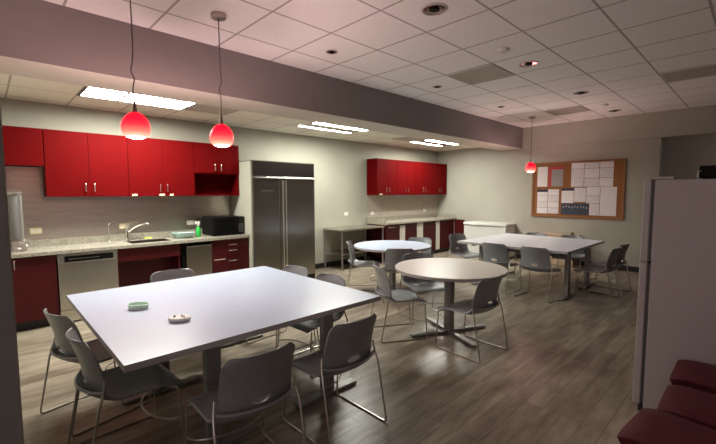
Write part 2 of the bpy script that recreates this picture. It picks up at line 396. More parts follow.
def wall_cab(x0, z0, x1, z1, label, nd, hz, name='wall_cabinet', zdoor=None, tags=()):
    t = thing(name, label, 'cabinet', ((x0 + x1) / 2, YU, z0), 0, 'red wall cabinets')
    wd, hh = x1 - x0, z1 - z0; a = -wd / 2
    bm = bmesh.new(); carcass(bm, a, .019, 0, -a, YK - YU - .008, hh, shelf=zdoor and zdoor - z0 - .018)
    obj('body', bm, M['red'], t)
    zd = (zdoor - z0) if zdoor else 0
    for k in range(nd):
        d0 = a + k * wd / nd + .0015; d1 = a + (k + 1) * wd / nd - .0015
        d = box('door', M['red'], t, d0, 0, zd + .002, d1, .0185, hh - .002, bevel=.0012)
        hx = d1 - .045 if k % 2 == 0 else d0 + .045
        if nd == 1: hx = d1 - .045
        if hz: pull(d, hx, 0, hz - z0)
    for (tx, tw) in tags: box('shelf_tag', M['yellow'], t, tx - (x0 + x1) / 2 - tw / 2, -.003, .006, tx - (x0 + x1) / 2 + tw / 2, -.0005, .03)
    return t
wall_cab(.10, 1.83, .535, 2.26, 'short dark red wall cabinet at far left above the dispenser, no cubby', 1, None)
wall_cab(.54, 1.474, 1.395, 2.26, 'tall red double-door wall cabinet left of centre, behind leftmost pendant', 2, 1.585)
wall_cab(1.397, 1.474, 2.249, 2.26, 'tall red double-door wall cabinet above sink with cream tags on its edge', 2, 1.585, tags=((1.46, .06), (1.80, .07), (1.925, .045)))
wall_cab(2.251, 1.474, 2.963, 2.26, 'red wall cabinet with open cubby below two short doors, beside refrigerator', 2, 1.90, zdoor=1.81)
LAB = ['leftmost', 'second from left', 'third from left', 'rightmost']
for k in range(4):
    x0 = 6.155 + k * .6685
    wall_cab(x0, 1.46, x0 + .667, 2.255, 'red wall cabinet with two doors in the far row of four, ' + LAB[k], 2, 1.575, tags=((x0 + .12, .08),) if k == 0 else ())

YBF = 5.54
def base_cab(x0, x1, label, name='base_cabinet'):
    t = thing(name, label, 'cabinet', ((x0 + x1) / 2, YBF, 0), 0, 'dark red base cabinets')
    return t, -(x1 - x0) / 2
def kick(t, a): box('toe_kick', M['base'], t, a, .07, 0, -a, .09, .10)
t, a = base_cab(.05, .565, 'dark red base cabinet at left end of kitchen counter, left of dishwasher')
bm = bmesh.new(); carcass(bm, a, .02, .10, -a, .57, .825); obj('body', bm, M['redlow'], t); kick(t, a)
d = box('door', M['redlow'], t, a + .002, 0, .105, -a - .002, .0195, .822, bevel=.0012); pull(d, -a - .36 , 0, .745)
# dishwasher
t = thing('dishwasher', 'stainless dishwasher with black control strip under kitchen counter', 'dishwasher', (.872, YBF, 0))
bm = bmesh.new(); bx(bm, -.297, .012, .10, .297, .56, .82); obj('body', bm, M['gasket'], t)
d = box('door', M['steelw'], t, -.295, -.012, .165, .295, .0115, .70, bevel=.004)
p = box('control_panel', M['steelw'], t, -.295, -.016, .703, .295, .0115, .815, bevel=.004)
box('display', M['glossb'], p, -.235, -.0175, .722, .25, -.0155, .792)
bm = bmesh.new()
for k in range(14): bx(bm, -.19 + k * .022, -.0185, .752, -.182 + k * .022, -.0174, .757)
obj('button_marks', bm, M['trim'], p)
bm = bmesh.new(); bx(bm, -.235, -.026, .706, .25, -.0165, .718); obj('handle_lip', bm, M['chrome'], p)
box('kick_panel', M['steelw'], t, -.295, .01, .02, .295, .0118, .155)
box('toe_kick', M['base'], t, -.295, .07, 0, .295, .09, .10)
# sink base, open knee space
t, a = base_cab(1.172, 1.925, 'dark red open sink base with apron panel and knee space')
box('side_panel', M['redlow'], t, a, .02, 0, a + .018, .57, .66); box('side_panel', M['redlow'], t, -a - .018, .02, 0, -a, .57, .66)
box('apron', M['redlow'], t, a, 0, .655, -a, .02, .822, bevel=.0012)
box('back_panel', M['redlow'], t, a + .019, .30, 0, -a - .019, .32, .64)
bm = bmesh.new(); tube(bm, [(-.06, .285, .60), (.1, .285, .605)], .008); obj('pipe', bm, M['redin'], t, True)
# filler, ice maker
t = thing('ice_maker', 'narrow steel undercounter ice maker beside red drawers', 'ice maker', (2.185, YBF, 0))
box('body', M['black'], t, -.235, .03, .0, .185, .56, .822)
d = box('door', M['steel'], t, -.178, -.004, .11, .182, .0295, .775, bevel=.004)
box('toe_grille', M['base'], t, -.178, .015, .012, .182, .0295, .10)
box('handle_lip', M['steelw'], d, -.178, -.014, .755, .182, -.0045, .775)
# drawers
t, a = base_cab(2.378, 2.963, 'dark red three-drawer base cabinet beside the tall refrigerator')
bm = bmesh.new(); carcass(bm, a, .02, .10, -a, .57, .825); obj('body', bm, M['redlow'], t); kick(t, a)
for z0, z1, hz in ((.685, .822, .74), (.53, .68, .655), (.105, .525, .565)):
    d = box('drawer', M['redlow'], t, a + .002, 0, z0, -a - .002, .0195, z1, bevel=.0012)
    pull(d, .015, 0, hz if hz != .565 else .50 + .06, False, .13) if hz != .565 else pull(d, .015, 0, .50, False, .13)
    if z0 < .2: box('label_strip', M['plastic'], d, -.265, -.002, .565 - .04, -.10, -.0005, .565 - .03)

def counter(x0, x1, hole, label, yf, z0, z1, splash_top, side=None):
    t = thing('countertop', label, 'countertop', ((x0 + x1) / 2, YK, z0), 0)
    cx = (x0 + x1) / 2; bm = bmesh.new(); y0, y1 = yf - YK, -.001
    if hole:
        hx0, hx1, hy0, hy1 = hole[0] - cx, hole[1] - cx, hole[2] - YK, hole[3] - YK
        bx(bm, x0 - cx, y0, 0, hx0, y1, z1 - z0); bx(bm, hx1, y0, 0, x1 - cx, y1, z1 - z0); bx(bm, hx0, y0, 0, hx1, hy0, z1 - z0); bx(bm, hx0, hy1, 0, hx1, y1, z1 - z0)
    else: bx(bm, x0 - cx, y0, 0, x1 - cx, y1, z1 - z0)
    obj('slab', bm, M['granite'], t)
    bm = bmesh.new(); bx(bm, x0 - cx, -.022, z1 - z0, x1 - cx, -.007, splash_top - z0)
    if side: bx(bm, x0 - cx, y0 + .02, z1 - z0, x0 - cx + .02, -.023, splash_top - z0)
    if side: bx(bm, x1 - cx - .02, y0 + .02, z1 - z0, x1 - cx, -.023, splash_top - z0)
    obj('splash_strip', bm, M['granite'], t)
counter(-.08, 2.964, (1.36, 1.86, 5.62, 5.99), 'speckled granite kitchen countertop with sink, left of refrigerator', 5.505, .826, .864, .955)
t = thing('kitchen_sink', 'steel sink basin set into granite counter', 'sink', (1.61, 5.805, .70))
bm = bmesh.new(); bx(bm, -.245, -.18, 0, .245, .18, .006)
bx(bm, -.249, -.184, 0, -.245, .184, .16); bx(bm, .245, -.184, 0, .249, .184, .16); bx(bm, -.245, -.184, 0, .245, -.18, .16); bx(bm, -.245, .18, 0, .245, .184, .16); obj('basin', bm, M['steel'], t)
bm = bmesh.new(); lathe(bm, [(.035, .006), (.035, .009), (.02, .0095)], 18); obj('drain', bm, M['chrome'], t, True)
t = thing('faucet', 'chrome faucet with long angled spout behind sink', 'faucet', (1.40, 6.04, .864))
bm = bmesh.new(); lathe(bm, [(.035, 0), (.035, .01), (.024, .02), (.023, .14), (.018, .155), (.004, .16)], 20); obj('body', bm, M['chrome'], t, True)
bm = bmesh.new(); tube(bm, [(0, 0, .10), (.10, -.06, .20), (.20, -.12, .235), (.24, -.145, .225)], .012, 10, .06); obj('spout', bm, M['chrome'], t, True)
bm = bmesh.new(); tube(bm, [(0, 0, .155), (-.01, .01, .19), (.03, -.01, .22)], .009, 8, .02); obj('lever', bm, M['chrome'], t, True)
t = thing('soap_dispenser', 'thin chrome soap pump left of the faucet', 'soap dispenser', (1.19, 6.03, .864))
bm = bmesh.new(); lathe(bm, [(.022, 0), (.022, .008), (.01, .014), (.009, .12)], 16); obj('base', bm, M['chrome'], t, True)
bm = bmesh.new(); tube(bm, [(0, 0, .12), (0, 0, .24), (.02, -.03, .265), (.05, -.07, .25)], .007, 8, .02); obj('spout', bm, M['chrome'], t, True)
bm = bmesh.new(); bx(bm, -.05, -.03, 0, .05, .03, .03); bmesh.ops.bevel(bm, geom=bm.edges[:], offset=.006, segments=2, affect='EDGES')
o = obj('sponge', bm, M['sponge'], None); o.location = (1.66, 6.04, .864); tag(o, 'yellow-green sponge lying behind the sink basin', 'sponge')
# dish rack
t = thing('dish_rack', 'pale teal dish drying tray beside green spray bottle', 'dish rack', (2.085, 5.86, .864))
def traywall(u, v):
    a = 2 * PI * u; r = .8 + .2 * v
    return (math.copysign(abs(math.cos(a)) ** .5, math.cos(a)) * .15 * r, math.copysign(abs(math.sin(a)) ** .5, math.sin(a)) * .12 * r, .016 + .06 * v)
bm = bmesh.new(); sheet(bm, traywall, 48, 4, .005); obj('tray_rim', bm, M['teal'], t, True)
bm = bmesh.new(); bx(bm, -.12, -.095, .014, .12, .095, .02); obj('tray_floor', bm, M['teal'], t)
for sx in (-1, 1):
    for sy in (-1, 1):
        bm = bmesh.new(); lathe(bm, [(.012, 0), (.014, .015)], 12, sx * .1, sy * .07); obj('foot', bm, M['base'], t)
bm = bmesh.new()
for k in range(7): tube(bm, [(-.09 + k * .03, -.09, .02), (-.09 + k * .03, -.09, .085), (-.09 + k * .03, .09, .085), (-.09 + k * .03, .09, .02)], .0025, 6, .02)
obj('wire_rack', bm, M['chrome'], t, True)
# spray bottle
t = thing('spray_bottle', 'green spray bottle with white nozzle left of microwave', 'bottle', (2.292, 5.82, .864))
bm = bmesh.new(); lathe(bm, [(.030, 0), (.034, .006), (.034, .10), (.028, .13), (.014, .155), (.014, .165)], 20); obj('bottle', bm, M['green'], t, True)
bm = bmesh.new(); lathe(bm, [(.016, .166), (.016, .185), (.010, .19), (.010, .20)], 14); bx(bm, -.045, -.012, .20, .025, .012, .232); obj('spray_head', bm, M['plastic'], t)
bm = bmesh.new(); tube(bm, [(-.028, 0, .2), (-.035, 0, .175), (-.028, 0, .16)], .004, 6); obj('trigger', bm, M['plastic'], t)
# microwave
t = thing('microwave', 'black microwave on counter beside the refrigerator', 'microwave', (2.705, 5.83, .864))
bm = bmesh.new(); bx(bm, -.255, -.15, .012, .255, .24, .285); obj('body', bm, M['black'], t, bevel=.006)
d = box('door', M['black'], t, -.253, -.172, .018, .13, -.151, .28, bevel=.004)
box('window', M['glossb'], d, -.20, -.1735, .06, .075, -.1715, .24)
bm = bmesh.new(); tube(bm, [(.112, -.173, .05), (.112, -.195, .06), (.112, -.195, .24), (.112, -.173, .25)], .006, 8, .01); obj('handle', bm, M['glossb'], d, True)
p = box('control_panel', M['glossb'], t, .132, -.172, .018, .253, -.151, .28, bevel=.003)
bm = bmesh.new()
for r_ in range(4):
    for c_ in range(3): bx(bm, .155 + c_ * .028, -.1732, .05 + r_ * .035, .175 + c_ * .028, -.1722, .07 + r_ * .035)
obj('keypad', bm, M['gasket'], p)
for sx in (-1, 1):
    for sy in (-.13, .2):
        bm = bmesh.new(); lathe(bm, [(.014, 0), (.014, .0125)], 12, sx * .21, sy); obj('foot', bm, M['base'], t)
# dispenser and board at the left end
t = thing('drink_dispenser', 'tall grey cylindrical drink dispenser at left end of counter', 'dispenser', (.25, 5.76, .864))
bm = bmesh.new(); lathe(bm, [(.085, 0), (.085, .03), (.06, .05), (.06, .10), (.072, .12)], 28); obj('base', bm, M['nickel'], t, True)
bm = bmesh.new(); lathe(bm, [(.052, .121), (.056, .14), (.056, .62), (.052, .64)], 28); obj('cylinder', bm, M['clear'], t, True)
bm = bmesh.new(); lathe(bm, [(.07, .641), (.072, .65), (.072, .668), (.05, .68), (.004, .683)], 28); obj('lid', bm, M['nickel'], t, True)
bm = bmesh.new(); tube(bm, [(.045, -.04, .12), (.060, -.058, .14), (.060, -.058, .638)], .007, 8, .02); obj('sight_tube', bm, M['chrome'], t, True)
bm = bmesh.new(); tube(bm, [(.05, -.05, .075), (.075, -.085, .075), (.078, -.088, .04)], .008, 8, .01); obj('tap', bm, M['chrome'], t, True)
o = box('wooden_board', M['brown'], None, .03, -.012, 0, .095, .012, 1.12, bevel=.003); o.location = (.075, 5.80, .864)
tag(o, 'narrow brown wooden board standing upright at the left counter end', 'board')

# tall refrigerator and its side panel
t = thing('refrigerator', 'tall built-in stainless double-door refrigerator in the kitchen wall', 'refrigerator', (3.571, 5.41, 0))
W = .584
box('body', M['gasket'], t, -W, .03, .03, W, .69, 2.02)
g = box('top_grille', M['darksteel'], t, -W, 0, 1.775, W, .0295, 2.015, bevel=.004)
box('grille_rim', M['steelw'], g, -W, -.006, 2.0, W, -.0005, 2.015)
bm = bmesh.new(); tube(bm, [(-W + .03, -.022, 1.752), (W - .03, -.022, 1.752)], .012, 10); bx(bm, -W, -.012, 1.74, -W + .03, .03, 1.772); bx(bm, W - .03, -.012, 1.74, W, .03, 1.772); bx(bm, -W + .03, -.008, 1.742, W - .03, .03, 1.77); obj('trim_bar', bm, M['chrome'], t, True)
for s, x0, x1 in ((-1, -W, -.062), (1, -.056, W)):
    d = box('door', M['steel'], t, x0, -.004, .10, x1, .0295, 1.737, bevel=.004)
    hx = -.085 if s < 0 else -.028
    bm = bmesh.new(); tube(bm, [(hx, -.052, .12), (hx, -.052, 1.72)], .011, 10)
    for z in (.2, .93, 1.62): tube(bm, [(hx, -.052, z), (hx, -.003, z)], .008, 8)
    obj('handle', bm, M['chrome'], d, True)
    if s < 0: box('label_plate', M['steelw'], d, -.46, -.006, 1.535, -.21, -.0045, 1.56)
box('toe_grille', M['base'], t, -W, .02, 0, W, .06, .095)
o = box('end_panel', M['white'], None, 0, 0, 0, .018, .66, 2.0); o.data.materials[0] = M['wall']; o.location = (2.9665, 5.45, 0); tag(o, 'white end panel between counter and tall refrigerator', 'panel')
o = box('rubber_guard', M['base'], None, 0, 0, 0, .02, .05, .42, bevel=.004); o.location = (4.158, 5.44, 0); tag(o, 'slim black upright strip at right foot of tall refrigerator', 'guard')

# wall outlets
def outlet(x, z, label, m='plastic'):
    t = thing('wall_outlet', label, 'outlet', (x, YK - .006, z), 0, 'outlet plates on the kitchen wall')
    box('plate', M[m], t, -.058, -.007, -.036, .058, 0, .036, bevel=.003)
    for s in (-1, 1):
        box('socket', M['white'], t, s * .028 - .018, -.009, -.02, s * .028 + .018, -.0072, .02)
outlet(.445, 1.06, 'cream outlet plate on steel backsplash near the drink dispenser', 'yellow'); outlet(1.385, 1.062, 'cream outlet plate on steel backsplash behind the faucet', 'yellow')
outlet(2.29, 1.06, 'outlet plate on steel backsplash above the green spray bottle'); outlet(5.53, 1.068, 'outlet plate on bare wall above steel prep table')
outlet(6.33, 1.05, 'outlet plate at left end of far counter backsplash'); outlet(8.28, 1.05, 'outlet plate at right end of far counter backsplash'); outlet(4.52, 1.0, 'small switch plate on wall just right of refrigerator', 'wall')

# prep table
t = thing('prep_table', 'stainless steel work table with lower shelf between refrigerator and far cabinets', 'work table', (5.5, 5.82, 0))
bm = bmesh.new(); bx(bm, -.60, -.29, .775, .60, .285, .81); obj('table_top', bm, M['steelw'], t, bevel=.006)
bm = bmesh.new(); bx(bm, -.57, -.26, .31, .57, .26, .33); obj('shelf', bm, M['steel'], t)
for sx in (-1, 1):
    for sy in (-1, 1):
        bm = bmesh.new(); lathe(bm, [(.012, 0), (.02, .02), (.018, .03), (.018, .775)], 12, sx * .575, sy * .262); obj('leg', bm, M['nickel'], t, True)

# far counter with white-lined base cabinets
counter(6.135, XF - .002, None, 'granite countertop on the far cabinets, beside white chest freezer', 5.505, .826, .864, .955, True)
o = None
segs = ((6.15, 6.62, 6.81), (6.812, 7.235, 7.475), (7.477, 7.995, 8.166), (8.168, 8.83, 8.865))
for k, (x0, x1, x2) in enumerate(segs):
    t = thing('base_cabinet', 'dark red white-lined base cabinet in the far row of four, ' + LAB[k], 'cabinet', (x0, YBF, 0), 0, 'dark red base cabinets')
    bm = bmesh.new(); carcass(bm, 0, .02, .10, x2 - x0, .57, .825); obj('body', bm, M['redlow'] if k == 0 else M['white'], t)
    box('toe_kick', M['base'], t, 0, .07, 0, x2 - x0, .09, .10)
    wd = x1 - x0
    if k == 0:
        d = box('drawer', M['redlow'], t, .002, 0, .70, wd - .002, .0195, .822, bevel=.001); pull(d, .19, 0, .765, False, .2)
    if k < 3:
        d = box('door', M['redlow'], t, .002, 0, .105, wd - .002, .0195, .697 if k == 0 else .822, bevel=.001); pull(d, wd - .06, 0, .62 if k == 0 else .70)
        box('stile', M['white'], t, wd + .004, .004, .105, x2 - x0 - .004, .0195, .79)
    else:
        d = box('door', M['redlow'], t, .002, 0, .105, wd - .034, .0195, .822, bevel=.001); pull(d, wd - .10, 0, .72)
        box('stile', M['white'], t, wd - .028, .004, .105, x2 - x0, .0195, .82)
        dd = box('open_door', M['redlow'], t, wd - .010, -.285, .105, wd + .009, -.002, .822, bevel=.001)
bm = bmesh.new()
# chest freezer
t = thing('chest_freezer', 'white chest freezer against far wall below cork board corner', 'freezer', (8.61, 4.47, 0))
box('body', M['chest'], t, -.24, -.525, .03, .25, .525, .735, bevel=.01)
l = box('lid', M['chest'], t, -.26, -.535, .745, .255, .535, .805, bevel=.012)
box('lid_seal', M['gasket'], l, -.235, -.515, .7355, .245, .515, .7445)
bm = bmesh.new(); bx(bm, -.275, .18, .75, -.261, .36, .785); obj('lid_handle', bm, M['plastic'], l)
box('base_plinth', M['base'], t, -.22, -.5, 0, .24, .5, .029)
# pale cabinet behind far table
t = thing('low_cabinet', 'low pale wooden cabinet against far wall behind far white table', 'cabinet', (8.66, 3.03, 0))
bm = bmesh.new(); carcass(bm, -.19, -.45, 0, .19, .45, .62); obj('body', bm, M['pale'], t)
box('top_board', M['pale'], t, -.205, -.465, .62, .195, .465, .645, bevel=.003)
for s in (-1, 1):
    d = box('door', M['pale'], t, -.208, min(.003 * s, .445 * s), .03, -.191, max(.003 * s, .445 * s), .612, bevel=.002)
    bm = bmesh.new(); tube(bm, [(-.209, .05 * s, .50), (-.225, .05 * s, .50), (-.225, .05 * s, .4), (-.209, .05 * s, .4)], .005, 6); obj('handle', bm, M['nickel'], d)
bm = bmesh.new(); lathe(bm, [(.03, 0), (.034, .02), (.03, .05), (.01, .06)], 16); o = obj('small_jar', bm, M['brown'], None, True); o.location = (8.62, 2.66, .645)
tag(o, 'tiny brown jar on the pale low cabinet', 'jar')

# ---------------------------------------------------------------- tables
ZT = .72
def rect_table(cx, cy, hx, hy, px, label, py0, py1, tm='top'):
    t = thing('conference_table', label, 'table', (cx, cy, 0), 0, 'rectangular white tables')
    bm = bmesh.new(); bx(bm, -hx, -hy, ZT - .034, hx, hy, ZT)
    o = obj('table_top', bm, None, t, mats=[M['edgeb'], M[tm]])
    for p in o.data.polygons: p.material_index = 1 if p.normal.z > .5 else 0
    for yy in (py0 - cy, py1 - cy):
        q = px - cx
        l = box('leg', M['leg'], t, q - .045, yy - .03, .03, q + .045, yy + .03, ZT - .07, bevel=.006)
        bm = bmesh.new(); bx(bm, q - .27, yy - .04, .004, q + .27, yy + .04, .03); obj('foot_bar', bm, M['leg'], l, bevel=.006)
        bm = bmesh.new(); bx(bm, q - .30, yy - .028, ZT - .069, q + .30, yy + .028, ZT - .0345); obj('top_bracket', bm, M['black'], l)
        bm = bmesh.new()
        for s in (-1, 1): lathe(bm, [(.016, 0), (.016, .0045)], 12, q + s * .26, yy)
        obj('glide', bm, M['black'], l)
    bm = bmesh.new(); bx(bm, px - cx - .025, py0 - cy + .032, ZT - .14, px - cx + .025, py1 - cy - .032, ZT - .09); obj('stretcher', bm, M['leg'], t)
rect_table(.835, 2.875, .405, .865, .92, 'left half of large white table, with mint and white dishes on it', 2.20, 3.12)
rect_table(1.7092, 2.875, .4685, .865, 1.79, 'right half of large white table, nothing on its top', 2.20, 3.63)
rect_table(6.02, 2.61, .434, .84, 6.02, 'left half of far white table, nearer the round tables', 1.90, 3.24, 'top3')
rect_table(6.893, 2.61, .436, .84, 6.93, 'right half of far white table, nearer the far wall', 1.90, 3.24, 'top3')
def round_table(cx, cy, r, label, rot, tm='top'):
    t = thing('round_table', label, 'table', (cx, cy, 0), rot, 'round tables')
    bm = bmesh.new(); lathe(bm, [(r - .004, ZT - .034), (r, ZT - .03), (r, ZT - .004), (r - .004, ZT)], 72)
    o = obj('table_top', bm, None, t, mats=[M['edgeb'], M[tm]])
    for p in o.data.polygons: p.material_index = 1 if p.normal.z > .5 else 0
    bm = bmesh.new(); lathe(bm, [(.055, .03), (.055, ZT - .06)], 28); obj('pedestal', bm, M['leg'], t, True)
    for k in range(4):
        bm = bmesh.new(); a = k * PI / 2
        vs = bx(bm, .0 + .05, -.03, .006, .46, .03, .032)
        bmesh.ops.rotate(bm, verts=bm.verts, cent=(0, 0, 0), matrix=Matrix.Rotation(a, 3, 'Z')); f = obj('foot_bar', bm, M['leg'], t, bevel=.005)
        bm = bmesh.new(); lathe(bm, [(.016, 0), (.016, .0065)], 12, .43 * math.cos(a), .43 * math.sin(a)); obj('glide', bm, M['black'], f)
    bm = bmesh.new(); bx(bm, -.25, -.03, ZT - .06, .25, .03, ZT - .0345); bx(bm, -.03, -.25, ZT - .0605, .03, .25, ZT - .0346); obj('top_bracket', bm, M['black'], t)
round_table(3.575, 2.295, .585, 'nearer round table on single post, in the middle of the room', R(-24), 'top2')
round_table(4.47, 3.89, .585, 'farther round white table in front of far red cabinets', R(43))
# things on the big table
t = thing('mint_dish', 'oval mint green dish on large white table', 'dish', (.735, 2.955, ZT), R(-45))
def dishwall(u, v):
    a = 2 * PI * u; r = .92 + .08 * v
    return (.068 * r * math.cos(a), .046 * r * math.sin(a), .003 + .032 * v)
bm = bmesh.new(); sheet(bm, dishwall, 36, 3, .005); obj('rim', bm, M['mint'], t, True)
bm = bmesh.new(); lathe(bm, [(1, 0), (1, .006)], 36)
bmesh.ops.scale(bm, vec=(.062, .040, 1), verts=bm.verts); obj('dish_floor', bm, M['mint'], t)
t = thing('white_tray', 'small white lobed tray with knobs on large white table', 'dish', (.845, 2.49, ZT), R(-40))
bm = bmesh.new(); lathe(bm, [(.8, 0), (1, .010), (1, .022), (.92, .026)], 36); bmesh.ops.scale(bm, vec=(.066, .048, 1), verts=bm.verts); obj('tray', bm, M['plastic'], t, True)
for x, y in ((-.03, .0), (.012, .012), (.03, -.008)):
    bm = bmesh.new(); lathe(bm, [(.008, .0262), (.007, .036), (.002, .038)], 12, x, y); obj('knob', bm, M['trim'], t, True)

# ---------------------------------------------------------------- stacking chairs (sitter faces local +Y)
def make_chair():
    t = thing('stacking_chair', 'x', 'chair', (0, 0, 0), 0, 'grey shell chairs on wire sled frames')
    def seat(u, v):                       # v: 0 rear .. 1 front
        x = (u - .5) * 2
        y = -.225 + .445 * v
        z = .402 - .012 * math.sin(PI * min(1, v * 1.1)) * (1 - x * x)
        if v > .85: z -= .020 * ((v - .85) / .15) ** 2
        if v < .30: k = (1 - v / .30); z += .068 * k ** 1.8; y += .036 * k ** 1.5
        hw = .224 - .012 * max(0, (v - .8) / .2) ** 2
        y -= .075 * (1 - x * x) * max(0, 1 - v / .45)
        return (x * hw, y, z + .012 * abs(x) ** 6 * (1 if v < .8 else 0))
    bm = bmesh.new(); sheet(bm, seat, 18, 18, .014); obj('seat', bm, M['shell'], t, True)
    def back(u, v):                       # v: 0 bottom .. 1 top
        x = (u - .5) * 2
        hw = .201 - .003 * v
        if v > .84: hw -= .040 * ((v - .84) / .16) ** 2.4
        if v < .08: hw -= .015 * ((.08 - v) / .08) ** 2
        z = .435 + .312 * v + (.006 * (1 - x * x) if v > .8 else 0)
        y = -.170 - .028 * v - .085 * max(0, v - .35) ** 1.5
        y -= .050 * (1 - x * x)
        y += .004
        return (x * hw, y, z)
    bm = bmesh.new(); sheet(bm, back, 34, 26, .010, hole=(.5, .19, .13, .065)); obj('backrest', bm, M['shell'], t, True)
    for s in (-1, 1):
        bm = bmesh.new()
        tube(bm, [(s * .17, .14, .378), (s * .205, .17, .376), (s * .226, .19, .370), (s * .236, .215, .0065), (s * .236, -.285, .0065), (s * .234, -.21, .40), (s * .226, -.185, .47), (s * .217, -.176, .54)], .0062, 8, .028)
        obj('sled_leg', bm, M['wire'], t, True)
    bm = bmesh.new()
    pts = [(.231 * math.cos(PI * k / 12), .200 - .13 * math.sin(PI * k / 12), .19) for k in range(13)]
    tube(bm, pts, .0052, 8); obj('cross_brace', bm, M['wire'], t, True)
    return t
chair0 = make_chair(); used = [False]
def chair(bxx, byy, deg, label):
    """bxx, byy: where the top of the backrest is; deg: direction the sitter faces"""
    a = R(deg); x = bxx + .275 * math.cos(a); y = byy + .275 * math.sin(a); rz = a - PI / 2
    if not used[0]:
        used[0] = True; chair0.location = (x, y, 0); chair0.rotation_euler = (0, 0, rz); chair0['label'] = label
    else: dup(chair0, (x, y, 0), rz, label)
CH = [
 (.27, 3.13, 14, 'grey chair at left side of large table, behind the one nearest the dark wall end'),
 (.30, 2.55, 2, 'grey chair at left side of large table, nearer the camera of that pair'),
 (.945, 1.63, 88, 'grey chair in foreground with its back to camera, left of near pair at large table'),
 (1.605, 1.655, 90, 'grey chair in foreground with its back to camera, right of near pair at large table'),
 (1.32, 4.06, -97, 'grey chair on kitchen side of large table, in front of sink base'),
 (2.34, 3.32, 185, 'grey chair at right side of large table, closer to the refrigerator'),
 (2.33, 2.74, 182, 'grey chair at right side of large table, closer to the round tables'),
 (4.06, 4.46, -48, 'grey chair seen side-on left of farther round table, by steel work table'),
 (4.07, 3.40, 47, 'grey chair with its back to camera at near side of farther round table'),
 (5.36, 4.03, 208, 'grey chair facing camera at far side of farther round table'),
 (2.94, 2.79, -30, 'light-struck grey chair at left side of nearer round table'),
 (3.93, 3.02, -120, 'grey chair facing camera behind nearer round table'),
 (3.33, 1.65, 86, 'grey chair with its back to camera at right front of nearer round table'),
 (6.29, 3.93, -105, 'grey chair at left end of far white table, beside chest freezer'),
 (5.50, 2.79, 0, 'grey chair with its back to camera at far white table, left of pair'),
 (5.50, 2.19, 0, 'grey chair with its back to camera at far white table, right of pair'),
 (7.56, 2.94, 184, 'grey chair on far-wall side of far white table, left of pair below cork board'),
 (7.56, 2.31, 184, 'grey chair on far-wall side of far white table, right of pair below cork board'),
 (6.30, 1.335, 88, 'grey chair seen side-on at right end of far white table, left of pair'),
 (6.80, 1.35, 84, 'grey chair seen side-on at right end of far white table, nearest white refrigerator'),
]
for c in CH: chair(*c)

# ---------------------------------------------------------------- cork board
BX = XF - .002
t = thing('cork_board', 'wide oak-framed cork bulletin board on the far wall', 'bulletin board', (BX, 2.715, .978))
WB, HB = 1.755, 1.18; hw = WB / 2
box('cork_panel', M['cork'], t, -.014, -hw + .04, .04, 0, hw - .04, HB - .04)
bm = bmesh.new(); bx(bm, -.028, -hw, 0, 0, hw, .04); bx(bm, -.028, -hw, HB - .04, 0, hw, HB); bx(bm, -.028, -hw, .04, 0, -hw + .04, HB - .04); bx(bm, -.028, hw - .04, .04, 0, hw, HB - .04)
obj('frame', bm, M['wood'], t, bevel=.003)
def paper(u0, v0, u1, v1, m, label, cat='paper', name='paper_sheet', group='printed sheets pinned to the cork board', parts=None, lift=0.0):
    """u from the board's left (as seen), v from its top, both 0..1"""
    y0 = 2.715 + hw - u0 * WB; y1 = 2.715 + hw - u1 * WB; z1 = .978 + HB * (1 - v0); z0 = .978 + HB * (1 - v1)
    x = BX - .0145 - lift; cy = (y0 + y1) / 2
    if parts is None:
        o = box(name, M[m], None, -.0015, (y1 - y0) / 2, 0, 0, (y0 - y1) / 2, z1 - z0); o.location = (x, cy, z0); tag(o, label, cat, group); return o
    t = thing(name, label, cat, (x, cy, z0), 0, group)
    for (nm, mm, a0, b0, a1, b1, l2) in parts:     # fractions of this sheet
        Wd, Hd = y0 - y1, z1 - z0
        box(nm, M[mm], t, -.0015 - l2, Wd / 2 - a1 * Wd, Hd * (1 - b1), -l2, Wd / 2 - a0 * Wd, Hd * (1 - b0))
    return t
paper(.065, .075, .185, .44, 'paper', 'single tall printed sheet at upper left corner of cork board')
paper(.20, .085, .365, .44, None, 'grey poster with red left edge in upper row of cork board', 'poster', 'poster', None, [('poster_sheet', 'greyprint', .2, 0, 1, 1, 0), ('red_border', 'redprint', 0, 0, .2, 1, 0), ('red_heading', 'redprint', .2, 0, 1, .14, .0016)])
RW = ['top', 'second', 'third', 'bottom']
CW = ['left', 'middle', 'right']
for r_, (v0, v1) in enumerate(((.02, .135), (.14, .30), (.305, .45))):
    for c_, (u0, u1) in enumerate(((.455, .59), (.595, .745), (.75, .885))):
        if r_ == 1 and c_ == 0: pass
        if r_ == 2 and c_ == 0: continue
        paper(u0, v0, u1, .45 if (r_ == 1 and c_ == 0) else v1, 'paper2' if (r_ + c_) % 2 else 'paper', f'printed sheet in upper right group on cork board, {["top","middle","bottom"][r_]} row, {CW[c_]} column')
for c_, (u0, u1) in enumerate(((.07, .195), (.20, .325))):
    for r_ in range(4):
        v0 = .49 + r_ * .112
        if c_ == 0 and r_ == 0:
            paper(u0, v0, u1, v0 + .108, None, 'sheet with navy heading at top left of lower left group on cork board', 'paper', 'paper_sheet', 'printed sheets pinned to the cork board', [('sheet', 'paper', 0, 0, 1, 1, 0), ('navy_heading', 'navy', 0, 0, 1, .45, .0016)])
        else: paper(u0, v0, u1, v0 + .108, 'paper' if (r_ + c_) % 2 else 'paper2', f'printed sheet in lower left group on cork board, {RW[r_]} row, {["left","right"][c_]} column')
